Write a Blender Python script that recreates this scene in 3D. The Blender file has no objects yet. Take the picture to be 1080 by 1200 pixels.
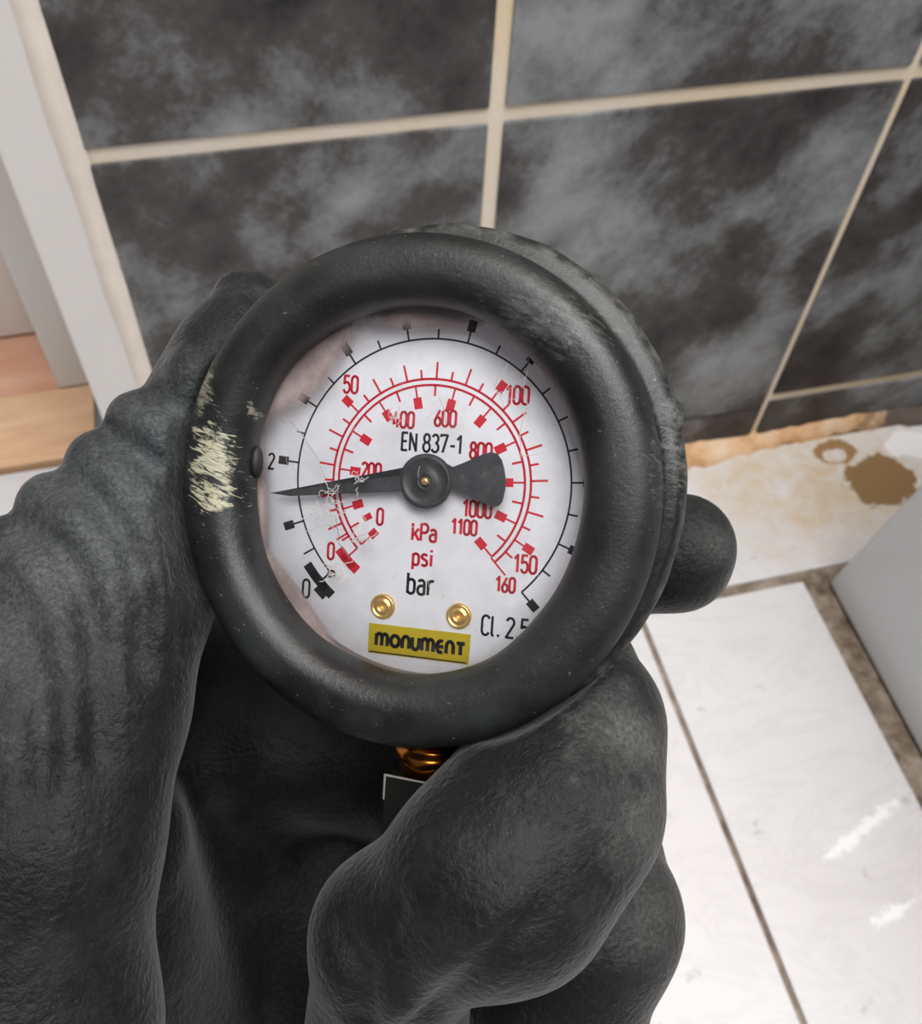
import bpy, bmesh, math, random
import numpy as np
from mathutils import Matrix, Vector

# ------------------------------------------------------------------ camera, world, light, exposure
S = bpy.context.scene
C = S.collection
H = 0.7                                                   # camera height above the tiled floor, metres
F = 1140.0                                                # focal length in pixels of the 1080x1200 frame
M = np.array([[0.96984846, -0.17076593, 0.17387629],
              [-0.23994111, -0.79403193, 0.55851729],
              [0.0426876, -0.5833972, -0.81106441]])      # camera (right, down, forward) -> world
M = M @ np.diag([1, 1, 1.0])
cd = bpy.data.cameras.new('camera'); cam = bpy.data.objects.new('camera', cd); C.objects.link(cam)
cm = Matrix([[M[0, 0], -M[0, 1], -M[0, 2], 0], [M[1, 0], -M[1, 1], -M[1, 2], 0],
             [M[2, 0], -M[2, 1], -M[2, 2], H], [0, 0, 0, 1]])
cam.matrix_world = cm
cd.sensor_width = 36; cd.lens = F / 1200 * 36; cd.clip_start = 0.005; cd.clip_end = 20
cd.dof.use_dof = True; cd.dof.focus_distance = 0.150; cd.dof.aperture_fstop = 42
S.camera = cam

w = bpy.data.worlds.new('world'); S.world = w; w.use_nodes = True
w.node_tree.nodes['Background'].inputs[0].default_value = (0.90, 0.95, 1.0, 1)
w.node_tree.nodes['Background'].inputs[1].default_value = 0.13

def area(name, loc, target, size, power, col):
    l = bpy.data.lights.new(name, 'AREA'); l.shape = 'DISK'; l.size = size; l.energy = power; l.color = col
    o = bpy.data.objects.new(name, l); C.objects.link(o); o.location = loc
    o.rotation_euler = (Vector(target) - Vector(loc)).to_track_quat('-Z', 'Y').to_euler()
    return o
area('ceiling_lamp', (0.32, -0.16, 2.25), (0.1, 0.3, 0.5), 1.6, 62, (1.0, 0.99, 0.985))
S.view_settings.view_transform = 'Standard'; S.view_settings.look = 'None'
S.view_settings.gamma = 1; S.view_settings.use_curve_mapping = False
S.view_settings.exposure = 0.0

# ------------------------------------------------------------------ helpers
def nodes_mat(name):
    m = bpy.data.materials.new(name); m.use_nodes = True
    nt = m.node_tree; b = nt.nodes['Principled BSDF']
    return m, nt, b

class G:
    """small node-graph writer"""
    def __init__(s, nt): s.nt = nt
    def n(s, t, **kw):
        o = s.nt.nodes.new(t)
        for k, v in kw.items():
            setattr(o, k, v)
        return o
    def link(s, a, b): s.nt.links.new(a, b)
    def val(s, sock, v):
        if hasattr(v, 'links') or isinstance(v, bpy.types.NodeSocket): s.link(v, sock)
        else: sock.default_value = v
    def math(s, op, a, b=0.0, clamp=False):
        o = s.n('ShaderNodeMath', operation=op, use_clamp=clamp); s.val(o.inputs[0], a); s.val(o.inputs[1], b); return o.outputs[0]
    def noise(s, vec, scale, detail=4, rough=.5, dist=0.0, out=0):
        o = s.n('ShaderNodeTexNoise'); s.link(vec, o.inputs['Vector'])
        o.inputs['Scale'].default_value = scale; o.inputs['Detail'].default_value = detail
        o.inputs['Roughness'].default_value = rough; o.inputs['Distortion'].default_value = dist
        return o.outputs[out]
    def ramp(s, fac, pts, interp='LINEAR'):
        o = s.n('ShaderNodeValToRGB'); s.link(fac, o.inputs[0]); e = o.color_ramp.elements; o.color_ramp.interpolation = interp
        while len(e) < len(pts): e.new(0.5)
        for el, (p, c) in zip(e, pts):
            el.position = p; el.color = (c, c, c, 1) if isinstance(c, (int, float)) else (*c, 1)
        return o.outputs[0]
    def mix(s, f, a, b):
        o = s.n('ShaderNodeMix', data_type='RGBA'); s.val(o.inputs[0], f)
        s.val(o.inputs[6], a if not isinstance(a, tuple) else (*a, 1)); s.val(o.inputs[7], b if not isinstance(b, tuple) else (*b, 1))
        return o.outputs[2]
    def mapping(s, vec, loc=(0, 0, 0), rot=(0, 0, 0), scale=(1, 1, 1)):
        o = s.n('ShaderNodeMapping'); s.link(vec, o.inputs[0]); o.inputs[1].default_value = loc
        o.inputs[2].default_value = rot; o.inputs[3].default_value = scale; return o.outputs[0]
    def bump(s, h, strength, dist, b):
        o = s.n('ShaderNodeBump'); s.link(h, o.inputs['Height']); o.inputs['Strength'].default_value = strength
        o.inputs['Distance'].default_value = dist; s.link(o.outputs[0], b.inputs['Normal']); return o
    def dist(s, vec, p, scale=(1, 1, 1)):
        """length of (vec - p) * scale"""
        v = s.n('ShaderNodeVectorMath', operation='SUBTRACT'); s.link(vec, v.inputs[0]); v.inputs[1].default_value = p
        u = s.n('ShaderNodeVectorMath', operation='MULTIPLY'); s.link(v.outputs[0], u.inputs[0]); u.inputs[1].default_value = scale
        l = s.n('ShaderNodeVectorMath', operation='LENGTH'); s.link(u.outputs[0], l.inputs[0]); return l.outputs['Value']
    def obj(s): return s.n('ShaderNodeTexCoord').outputs['Object']
    def pos(s): return s.n('ShaderNodeNewGeometry').outputs['Position']

def sc(r, g, b):                                          # sRGB 0-255 -> linear
    f = lambda v: (v / 255 / 12.92) if v / 255 <= 0.04045 else ((v / 255 + 0.055) / 1.055) ** 2.4
    return (f(r), f(g), f(b))

def simple(name, col, rough=.5, metal=0.0, noise=0.0, nscale=50, bump=0.0):
    m, nt, b = nodes_mat(name); g = G(nt)
    b.inputs['Roughness'].default_value = rough; b.inputs['Metallic'].default_value = metal
    v = g.noise(g.pos(), nscale, 5)
    d = tuple(c * (1 - noise) for c in col)
    g.link(g.mix(v, d, tuple(min(1, c * (1 + noise)) for c in col)), b.inputs['Base Color'])
    if bump: g.bump(v, bump, 0.001, b)
    return m

def mesh_obj(name, verts, faces, mat, parent=None, smooth=False):
    me = bpy.data.meshes.new(name); me.from_pydata([tuple(v) for v in verts], [], faces)
    me.update()
    if smooth: me.shade_smooth()
    o = bpy.data.objects.new(name, me); C.objects.link(o)
    if mat: me.materials.append(mat)
    if parent: o.parent = parent
    return o

def bm_obj(name, bm, mat, parent=None, smooth=False):
    me = bpy.data.meshes.new(name); bm.normal_update(); bm.to_mesh(me); bm.free()
    if smooth: me.shade_smooth()
    o = bpy.data.objects.new(name, me); C.objects.link(o)
    if mat: me.materials.append(mat)
    if parent: o.parent = parent
    return o

def box(name, x0, x1, y0, y1, z0, z1, mat, parent=None, bevel=0.0, seg=2, shape=None):
    bm = bmesh.new(); bmesh.ops.create_cube(bm, size=1)
    for v in bm.verts:
        v.co = Vector(((x0 + x1) / 2 + v.co.x * (x1 - x0), (y0 + y1) / 2 + v.co.y * (y1 - y0), (z0 + z1) / 2 + v.co.z * (z1 - z0)))
        if shape: v.co = Vector(shape(*v.co))
    if bevel: bmesh.ops.bevel(bm, geom=bm.edges[:], offset=bevel, segments=seg, affect='EDGES', profile=.6)
    return bm_obj(name, bm, mat, parent)

def empty(name, parent=None):
    o = bpy.data.objects.new(name, None); C.objects.link(o); o.empty_display_size = .02
    if parent: o.parent = parent
    return o

def tag(o, label=None, cat=None, kind=None, group=None):
    for k, v in (('label', label), ('category', cat), ('kind', kind), ('group', group)):
        if v: o[k] = v
    return o

def ray(x, y): return M @ np.array([(x - 540) / F, (y - 600) / F, 1.0])
def on_floor(x, y):
    r = ray(x, y); return np.array([0, 0, H]) - r * H / r[2]
def on_wall(x, y, Y):
    r = ray(x, y); return np.array([0, 0, H]) + r * Y / r[1]

# ------------------------------------------------------------------ materials of the setting
def mat_wall_tile():
    m, nt, b = nodes_mat('dark_marbled_tile'); g = G(nt)
    inf = g.n('ShaderNodeObjectInfo')
    p = g.obj()
    off = g.n('ShaderNodeVectorMath', operation='MULTIPLY_ADD')
    cmb = g.n('ShaderNodeCombineXYZ'); g.link(inf.outputs['Random'], cmb.inputs[0]); g.link(inf.outputs['Random'], cmb.inputs[2])
    g.link(cmb.outputs[0], off.inputs[0]); off.inputs[1].default_value = (7, 7, 11); g.link(p, off.inputs[2])
    q = g.mapping(g.mapping(off.outputs[0], rot=(0, math.radians(50), 0)), scale=(1.0, 1, 1.25))
    big = g.noise(q, 7.0, 2, .5, .15)
    med = g.noise(q, 26, 5, .6, .1)
    fine = g.noise(off.outputs[0], 120, 6, .75)
    s = g.math('ADD', g.math('ADD', g.math('MULTIPLY', big, .58), g.math('MULTIPLY', med, .27)), g.math('MULTIPLY', fine, .15))
    col = g.ramp(s, [(0.37, sc(30, 28, 31)), (0.44, sc(62, 58, 58)), (0.485, sc(76, 73, 72)), (0.54, sc(114, 115, 115)), (0.62, sc(146, 148, 150))])
    g.link(col, b.inputs['Base Color'])
    b.inputs['Roughness'].default_value = 0.42; b.inputs['Specular IOR Level'].default_value = .35
    g.bump(fine, .12, .001, b)
    return m

def mat_grout():
    m, nt, b = nodes_mat('cream_grout'); g = G(nt); p = g.pos()
    n1 = g.noise(p, 9, 3); n2 = g.noise(p, 240, 5, .7)
    c = g.ramp(n1, [(.3, sc(238, 214, 178)), (.5, sc(242, 226, 202)), (.7, sc(242, 232, 220))])
    g.link(g.mix(g.math('MULTIPLY', n2, .35), c, sc(190, 160, 125)), b.inputs['Base Color'])
    b.inputs['Roughness'].default_value = .7; g.bump(n2, .4, .001, b)
    return m

def mat_floor_tile():
    m, nt, b = nodes_mat('white_marbled_floor_tile'); g = G(nt); p = g.pos()
    vein = g.noise(g.mapping(p, rot=(0, 0, .8), scale=(1, 2.2, 1)), 9, 8, .62, 1.6)
    v = g.ramp(vein, [(.43, 0), (.50, .8), (.535, 0)])
    cl = g.noise(p, 6, 4)
    base = g.mix(cl, sc(212, 204, 199), sc(226, 227, 229))
    spots = g.ramp(g.noise(p, 40, 3, .6), [(.68, 0), (.74, 1)])
    c = g.mix(g.math('MULTIPLY', v, .13), base, sc(150, 150, 155))
    c = g.mix(g.math('MULTIPLY', spots, .35), c, sc(150, 142, 140))
    # worn, stained corner by the wall: beige film, brown glue blotch and ring
    wob = g.math('MULTIPLY', g.math('SUBTRACT', g.noise(p, 22, 7, .72), .5), 1.7)
    def blot(px, py, rx, ry, soft):
        q = on_floor(px, py)
        d = g.dist(p, tuple(q), (1 / rx, 1 / ry, 0))
        return g.math('MULTIPLY', g.math('SUBTRACT', 1.0, g.math('ADD', d, wob)), 1 / soft, True)
    film = blot(960, 560, .150, .10, .55)
    fn = g.ramp(g.noise(p, 30, 8, .7, .8), [(.3, .05), (.62, 1)])
    c = g.mix(g.math('MULTIPLY', g.math('MULTIPLY', film, fn), .95), c, sc(205, 182, 150))
    c = g.mix(blot(1030, 562, .036, .032, .08), c, sc(140, 108, 70))
    ring = g.math('MULTIPLY', blot(982, 530, .024, .017, .10), g.math('SUBTRACT', 1.0, blot(980, 534, .015, .010, .10)))
    c = g.mix(ring, c, sc(152, 118, 76))
    c = g.mix(blot(1068, 520, .03, .018, .1), c, sc(238, 234, 232))
    wob2 = g.math('MULTIPLY', g.math('SUBTRACT', g.noise(p, 70, 6, .8), .42), 3.2)
    # white diagonal smears
    for (xa, ya, xb, yb, ry) in ((1076, 918, 940, 1032, .0075), (1085, 1050, 1006, 1092, .0065)):
        qa, qb = on_floor(xa, ya), on_floor(xb, yb); q = (qa + qb) / 2; rx = np.linalg.norm(qb - qa) / 2
        sub = g.n('ShaderNodeVectorMath', operation='SUBTRACT'); g.link(p, sub.inputs[0]); sub.inputs[1].default_value = tuple(q)
        rr = g.mapping(sub.outputs[0], rot=(0, 0, -math.atan2(qb[1] - qa[1], qb[0] - qa[0])))
        d = g.dist(rr, (0, 0, 0), (1 / rx, 1 / ry, 0))
        mk = g.math('MULTIPLY', g.math('SUBTRACT', 1.0, g.math('ADD', d, g.math('MULTIPLY', wob2, 1.0))), 2.5, True)
        c = g.mix(g.math('MULTIPLY', mk, .85), c, (0.93, .93, .93))
    g.link(c, b.inputs['Base Color']); b.inputs['Roughness'].default_value = .28
    g.bump(g.noise(p, 120, 4), .06, .001, b); b.inputs['Roughness'].default_value = .5
    return m

def mat_mortar():
    m, nt, b = nodes_mat('brown_floor_mortar'); g = G(nt); p = g.pos()
    n = g.noise(p, 45, 8, .7)
    g.link(g.ramp(n, [(.35, sc(96, 78, 62)), (.5, sc(140, 124, 108)), (.7, sc(178, 166, 152))]), b.inputs['Base Color'])
    b.inputs['Roughness'].default_value = .9; g.bump(n, .7, .003, b)
    return m

def mat_wood(name, a, c_, sc_):
    m, nt, b = nodes_mat(name); g = G(nt)
    p = g.mapping(g.pos(), scale=(1.2, 6, 1)); n = g.noise(p, sc_, 6, .6, .6)
    g.link(g.ramp(n, [(.35, a), (.65, c_)]), b.inputs['Base Color']); b.inputs['Roughness'].default_value = .5
    return m

def mat_ochre():
    m, nt, b = nodes_mat('ochre_sealant'); g = G(nt); p = g.pos()
    n = g.noise(p, 28, 6, .65)
    c = g.ramp(n, [(.3, sc(176, 128, 84)), (.5, sc(214, 172, 128)), (.68, sc(226, 200, 170))])
    q = on_wall(1070, 488, .7217 * H)
    d = g.math('ADD', g.dist(p, tuple(q), (1 / .07, 1 / .05, 1 / .05)), g.math('MULTIPLY', g.math('SUBTRACT', n, .5), 2))
    c = g.mix(g.math('MULTIPLY', g.math('SUBTRACT', 1.0, d), 2, True), c, sc(96, 82, 74))
    g.link(c, b.inputs['Base Color']); b.inputs['Roughness'].default_value = .6; g.bump(n, .5, .003, b)
    return m

MT, GR, FT, MO = mat_wall_tile(), mat_grout(), mat_floor_tile(), mat_mortar()
WP = simple('white_gloss_paint', sc(226, 222, 218), .35, 0, .02, 12)
PW = simple('painted_wall', sc(214, 210, 205), .8, 0, .03, 9)
CK = simple('cream_caulk', sc(232, 220, 208), .55, 0, .10, 60, .4)
OC = mat_ochre()
DG = simple('dark_grout', sc(70, 64, 62), .8, 0, .2, 90)

# ------------------------------------------------------------------ the setting
D = .7217 * H
XL = -.107 * H
XR = 1.9 * H
wall = tag(box('wall_back', XL, XR, D + .0022, D + .10, -.01, 2.4, GR), kind='structure')
def wall_tile(x0, x1, z0, z1):
    o = box('tile', -(x1 - x0) / 2, (x1 - x0) / 2, 0, .008, -(z1 - z0) / 2, (z1 - z0) / 2, MT, None, .0012, 2)
    o.location = ((x0 + x1) / 2, D, (z0 + z1) / 2); o.parent = wall
cols = [(-.1065, .2240, 0), (.2382, .6238, 1), (.6325, 1.0208, 2), (1.030, 1.42, 3), (1.429, 1.82, 4)]
for (a, b_, k) in cols:
    low = .0700 if k < 2 else .0905
    rows = [(low, .5195), (.5345, .9640), (.9790, 1.409), (1.424, 1.85)]
    for (z0, z1) in rows: wall_tile(a * H, b_ * H, z0 * H, z1 * H)
    wall_tile(a * H, b_ * H, .012 * H, (.0655 if k < 2 else .0760) * H)
dj = tag(box('trim_1', XL + .001, .6238 * H, D + .0010, D + .004, .0640 * H, .0715 * H, DG), 'thin dark grout line low on the tiled wall', kind='structure')

# irregular ochre bead along the foot of the wall
bm = bmesh.new(); rnd = random.Random(4); prev = None
N = 150
for i in range(N + 1):
    x = XL + (XR - XL) * i / N
    t = .0085 + .004 * math.sin(i * .31) * rnd.random() + .002 * rnd.random()
    d = .012 + .006 * rnd.random() + (.005 * math.sin(i * .17))
    ring = [bm.verts.new((x, D + .002, t + .003)), bm.verts.new((x, D - .002, t)), bm.verts.new((x, D - d * .55, t * .55)),
            bm.verts.new((x, D - d, .0006)), bm.verts.new((x, D - d, -.004)), bm.verts.new((x, D + .002, -.004))]
    if prev:
        for k in range(5): bm.faces.new((prev[k], prev[k + 1], ring[k + 1], ring[k]))
    prev = ring
tag(bm_obj('trim_2', bm, OC, None, True), 'uneven ochre sealant bead along the foot of the tiled wall', kind='structure')

# floor bed with separate tiles
floor = tag(box('floor', -1.3, XR, -1.2, D + .02, -.03, -.0035, MO), kind='structure')
box_door = tag(box('floor_doorway', -1.3, XL - .0001, D + .0201, .872 * H, -.03, -.0035, MO), kind='structure')
def floor_tile(x0, x1, y0, y1, par=floor):
    rnd2 = random.Random(round(x0 * 1000))
    o = box('tile', x0, x1, y0, y1, -.010, 0, FT, par, .0014, 2)
j = .0047 * H
xs = [.3862 - .2158 * k for k in range(0, 11)]
yr = [.507, -.10, -.70, -1.30]
floor_tile((.3862 + j) * H, (.600) * H, (yr[1] + j) * H, (yr[0] - .008) * H)
floor_tile((.3862 + j) * H, (.600) * H, (yr[2] + j) * H, (yr[1] - j) * H)
floor_tile((.3862 + j) * H, (.600) * H, (yr[3] + j) * H, (yr[2] - j) * H)
floor_tile((.3862 + j - .05) * H, 1.25 * H, (yr[0] + .006) * H, .706 * H)
floor_tile((1.256) * H, 1.88 * H, (yr[0] + .006) * H, .706 * H)
for k in range(len(xs) - 1):
    for i in range(3):
        floor_tile((xs[k + 1] + j) * H, (xs[k] - j) * H, (yr[i + 1] + j) * H, (yr[i] - j) * H)
    x1 = xs[k] - j - (.05 if k == 0 else 0)
    floor_tile((xs[k + 1] + j) * H, x1 * H, (yr[0] + j) * H, (.706 if xs[k + 1] > -.27 + .1 else .868) * H)
# brown mortar strip beside the bath panel, lumpy
bm = bmesh.new(); prev = None; rnd = random.Random(9)
for i in range(61):
    y = (.16 + (.515 - .16) * i / 60) * H
    xa = (.6005 + .003 * math.sin(i * .9) * rnd.random()) * H; xb = .642 * H
    ring = [bm.verts.new((xa + (xb - xa) * q / 5, y, -.0030 + .0026 * rnd.random() * (1 if 0 < q < 5 else .3))) for q in range(6)]
    if prev:
        for k in range(5): bm.faces.new((prev[k], ring[k], ring[k + 1], prev[k + 1]))
    prev = ring
tag(bm_obj('trim_3', bm, MO, None, True), 'lumpy brown mortar strip between the floor tile and the bath panel', kind='structure')

# doorway on the left: caulk, architrave, lining with stop, door, threshold, laminate
ax = on_wall(85, 400, D)[0]
tag(box('trim_4', ax, XL - .0095, D - .002, D + .012, 0, 2.02, WP, None, .0015), 'white architrave beside the dark wall tiles', kind='structure')
bm = bmesh.new(); prev = None; rnd = random.Random(2)
for i in range(241):
    z = 2.0 * i / 240; e = .0005 * math.sin(i * .43) + .0007 * rnd.random()
    ring = [bm.verts.new((XL - .0125 - e, D - .0015, z)), bm.verts.new((XL - .008, D - .0045 - e, z)), bm.verts.new((XL - .002 + e * .6, D - .0032, z)), bm.verts.new((XL + .002 + e * .5, D + .001, z))]
    if prev:
        for k in range(3): bm.faces.new((prev[k], ring[k], ring[k + 1], prev[k + 1]))
    prev = ring
tag(bm_obj('trim_5', bm, CK, None, True), 'ragged cream caulk line between architrave and wall tiles', kind='structure')
tag(box('trim_6', -.271 * H, -.15 * H, 1.0005 * H, 1.105 * H, 0.003, 2.0, WP, None, .002), 'white door lining in the doorway', kind='structure')
tag(box('wall_left', -.16 * H, XL - .001, D + .013, 1.0 * H, .0, 2.02, PW), kind='structure')
TW = mat_wood('pale_threshold_wood', sc(226, 178, 138), sc(244, 208, 170), 9)
LW = mat_wood('pinkish_laminate', sc(222, 164, 134), sc(236, 190, 162), 7)
tag(box('trim_7', -1.3, -.2262 * H, .8768 * H, 1.0 * H, -.010, .003, TW, None, .001), 'pale wooden threshold board across the doorway', kind='structure')
hall = tag(box('floor_hallway', -1.6, .2, 1.0015 * H, 3.2 * H, -.03, -.009, DG), kind='structure')
for i in range(9):
    y0 = (1.003 + i * .19) * H
    box('plank', -1.6 + (i % 2) * .3, -.06 if i == 0 else .2, y0, y0 + .188 * H, -.009, .001, LW, hall, .0008, 1)
door = tag(empty('door_1'), kind='structure')
dy = 1.1115 * H
box('door_leaf', -.95, -.272 * H, dy, dy + .035, .006, 1.98, WP, door, .002)
box('moulding', -.82, -.43, dy - .006, dy - .0001, .18, .9, WP, door, .004)
tag(box('wall_left_hall', -1.7, -.952, dy + .02, dy + .12, 0, 2.4, PW), kind='structure')

# bath end panel
BP = simple('pale_grey_bath_acrylic', sc(212, 213, 214), .3, 0, .015, 6)
def lean(x, y, z):
    yy = .4905 * H - (z * .115) if y > .2 else y
    return (x, yy, z)
bp = box('bath_panel', .6285 * H, 1.30, -1.15, .4905 * H, .0004, .56, BP, None, .006, 4, lean)
tag(bp, 'smooth pale grey bath panel standing on the white floor tiles at the right edge', 'bath panel')

# ------------------------------------------------------------------ pressure gauge (local millimetres, dial plane z = 0)
R3 = np.array([[0.96513871, 0.06327498, -0.25397547], [0.08129609, -0.99481612, 0.06108872], [-0.24879351, -0.0796063, -0.96527956]])
GO = np.array([-4.951489, -4.666839, 153.69172])
W3 = M @ R3; WO = np.array([0, 0, H]) + M @ (GO * .001)
gauge = empty('pressure_gauge')
gauge.matrix_world = Matrix([[*W3[0], WO[0]], [*W3[1], WO[1]], [*W3[2], WO[2]], [0, 0, 0, 1]])
tag(gauge, 'black rubber-booted round pressure gauge with white dial held in the gloved hand', 'gauge')
mm = .001

def mat_rubber():
    m, nt, b = nodes_mat('worn_black_rubber'); g = G(nt); p = g.obj()
    n = g.noise(p, 900, 6, .7); big = g.noise(p, 60, 5, .6)
    c = g.mix(g.ramp(big, [(.4, 0), (.7, 1)]), sc(18, 18, 18), sc(38, 41, 40))
    # fine pale dust specks
    sp = g.ramp(g.noise(p, 1500, 2, .5), [(.70, 0), (.76, 1)])
    c = g.mix(g.math('MULTIPLY', sp, .30), c, sc(150, 150, 145))
    # cream scuff on the left of the ring, ribbed
    q = g.mapping(g.mapping(p, rot=(0, 0, .35)), scale=(330, 1500, 500))
    rib = g.noise(q, 1.0, 4, .6, .8)
    grain = g.noise(p, 420, 5, .7)
    def spot(x, y, rx, ry, amp, gain):
        d = g.dist(p, (x * mm, y * mm, 0), (1 / (rx * mm), 1 / (ry * mm), 0))
        e = g.math('SUBTRACT', 1.0, d)
        s_ = g.math('ADD', e, g.math('MULTIPLY', g.math('SUBTRACT', rib, .52), amp))
        s_ = g.math('ADD', s_, g.math('MULTIPLY', g.math('SUBTRACT', grain, .5), amp * .6))
        return g.math('MULTIPLY', s_, gain, True)
    m1 = g.math('MAXIMUM', spot(-32.2, 1.4, 3.4, 6.0, 4.2, 1.7), spot(-31.0, -4.4, 3.0, 2.4, 3.4, 2.0))
    c = g.mix(g.math('MULTIPLY', m1, .72), c, g.mix(grain, sc(206, 198, 160), sc(168, 170, 154)))
    m2 = g.math('MAXIMUM', spot(-26.6, 9.6, .5, 1.6, 3.0, 1.5), spot(-34.2, 12.5, 1.8, 5.5, 4.0, .9))
    c = g.mix(g.math('MULTIPLY', m2, .5), c, sc(176, 172, 152))
    # pale wear down the right and upper edge
    m3 = g.math('MAXIMUM', spot(17, 24, 11, 5, 4.0, .5), spot(37.5, 9, 3, 9, 4.5, .6))
    c = g.mix(g.math('MULTIPLY', m3, .28), c, sc(160, 160, 156))
    sx_ = g.n('ShaderNodeSeparateXYZ'); g.link(p, sx_.inputs[0])
    rad_ = g.math('SQRT', g.math('ADD', g.math('POWER', sx_.outputs[0], 2.0), g.math('POWER', sx_.outputs[1], 2.0)))
    lipm = g.math('MULTIPLY', g.math('SUBTRACT', rad_, .0385), 900, True)
    lipm = g.math('MULTIPLY', g.math('MULTIPLY', lipm, g.ramp(g.noise(p, 260, 5, .7), [(.42, 0), (.66, 1)])), .32)
    lipm = g.math('MULTIPLY', lipm, g.math('LESS_THAN', sx_.outputs[2], .0003))
    c = g.mix(lipm, c, sc(138, 138, 132))
    g.link(c, b.inputs['Base Color'])
    g.link(g.ramp(big, [(.3, .32), (.7, .48)]), b.inputs['Roughness'])
    b.inputs['Specular IOR Level'].default_value = .5
    h = g.math('ADD', n, g.math('MULTIPLY', m1, g.math('MULTIPLY', rib, 1.6)))
    g.bump(h, .35, .00035, b)
    return m
RB = mat_rubber()

def lathe(name, prof, mat, parent, seg=160, off=None, scale=(1, 1), z=0, closed=False, smooth=True, axis=None):
    vs, fs = [], []
    n = len(prof)
    for i in range(seg):
        a = 2 * math.pi * i / seg
        for (r, h) in prof:
            dr, dh, ox, oy = off(a, r, h) if off else (0, 0, 0, 0)
            v = (((r + dr) * math.cos(a) * scale[0] + ox) * mm, ((r + dr) * math.sin(a) * scale[1] + oy) * mm, (h + dh + z) * mm)
            vs.append(axis(v) if axis else v)
    for i in range(seg):
        k = (i + 1) % seg
        for q in range(n - 1 + (1 if closed else 0)):
            q2 = (q + 1) % n
            fs.append((i * n + q, i * n + q2, k * n + q2, k * n + q))
    return mesh_obj(name, vs, fs, mat, parent, smooth)

def arc(cx, cy, rx, ry, a0, a1, n=14):
    return [(cx + rx * math.cos(math.radians(a0 + (a1 - a0) * i / n)), cy + ry * math.sin(math.radians(a0 + (a1 - a0) * i / n))) for i in range(n + 1)]

def bend(prof, step=.9):
    out = []
    for (a, b_) in zip(prof[:-1], prof[1:]):
        L = math.dist(a, b_); k = max(1, int(L / step))
        for i in range(k): out.append((a[0] + (b_[0] - a[0]) * i / k, a[1] + (b_[1] - a[1]) * i / k))
    return out + [prof[-1]]

# rubber boot: fat front bead, groove, lip, tapered body, closed back
def boot_off(a, r, h):
    f = max(0.0, min(1.0, (r - 24) / 8.0)); inner = 1 - f
    wob = inner * (.35 * math.sin(2 * a + .6) + .25 * math.sin(5 * a + 1.3) + .10 * math.sin(11 * a))
    wob += f * (.18 * math.sin(2 * a + 2) + .12 * math.sin(3 * a))
    low = max(0.0, -math.sin(a)); wob += inner * (1.6 * low ** 1.5 + .8 * max(0.0, math.sin(a)) + 1.5 * max(0.0, math.cos(a - 2.3)) ** 2)
    t = max(0.0, min(1.0, (h + 3) / 8.0))                 # bead sits slightly low and left of the lip
    ox = -1.0 * t + .4 * (1 - t); oy = -1.5 * t + .2 * (1 - t)
    if h < 1 and r > 38:                                   # moulding nub on the lip
        da = (a - math.radians(19) + math.pi) % (2 * math.pi) - math.pi
        wob += .7 * math.exp(-(da / .035) ** 2)
    if h < 0: wob += .12 * math.sin(23 * a) * math.sin(7 * a)
    return wob, 0, ox, oy
prof = [(31.0, 3.0), (27.2, 4.0), (26.5, 4.6)] + [(26.3, 5.4)] + arc(31.9, 6.6, 5.6, 5.2, 178, 90, 12) + [(31.9 + 6.1 * math.cos(math.radians(q)) ** .72, 6.0 + 5.8 * math.sin(math.radians(q)) ** .9) for q in (80, 70, 60, 50, 42, 34, 26, 18, 12, 6, 1)]
prof += arc(31.9, 6.0, 6.1, 5.4, -6, -40, 6) + [(36.6, .9), (37.3, .2), (38.4, -.1), (39.2, -.5), (39.6, -1.4), (39.7, -2.4), (39.3, -3.6), (38.6, -4.2), (37.6, -4.6), (37.9, -5.6), (38.3, -6.6), (38.0, -7.6),
         (37.4, -9), (36.9, -14), (36.0, -22), (34.5, -26), (31, -28.5), (20, -29.5), (.5, -29.6)]
lathe('rubber_boot', prof, RB, gauge, 220, boot_off, (.985, 1.030))

# metal case wall inside the opening
TP = simple('taupe_bezel', sc(158, 146, 142), .45, 0, .12, 300)
lathe('case_wall', [(30.6, -.4), (30.6, .2), (30.5, 3.3), (31.2, 3.6), (31.4, -.4)], TP, gauge, 96, None, closed=True)

def mat_dial():
    m, nt, b = nodes_mat('white_dial_enamel'); g = G(nt); p = g.obj()
    n = g.noise(p, 130, 5, .6)
    g.link(g.mix(g.ramp(n, [(.45, 0), (.75, 1)]), sc(244, 245, 250), sc(228, 228, 232)), b.inputs['Base Color'])
    b.inputs['Roughness'].default_value = .45
    return m
dial = lathe('dial', [(.01, 0), (14, 0), (30.6, 0), (30.6, -.5), (.01, -.5)], mat_dial(), gauge, 96, None, smooth=False)

INK = simple('black_print', sc(34, 34, 38), .5, 0, .15, 800)
RED = simple('red_print', sc(214, 34, 56), .5, 0, .10, 800)
PINK = simple('worn_red_print', sc(208, 58, 74), .5, 0, .12, 800)

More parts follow.
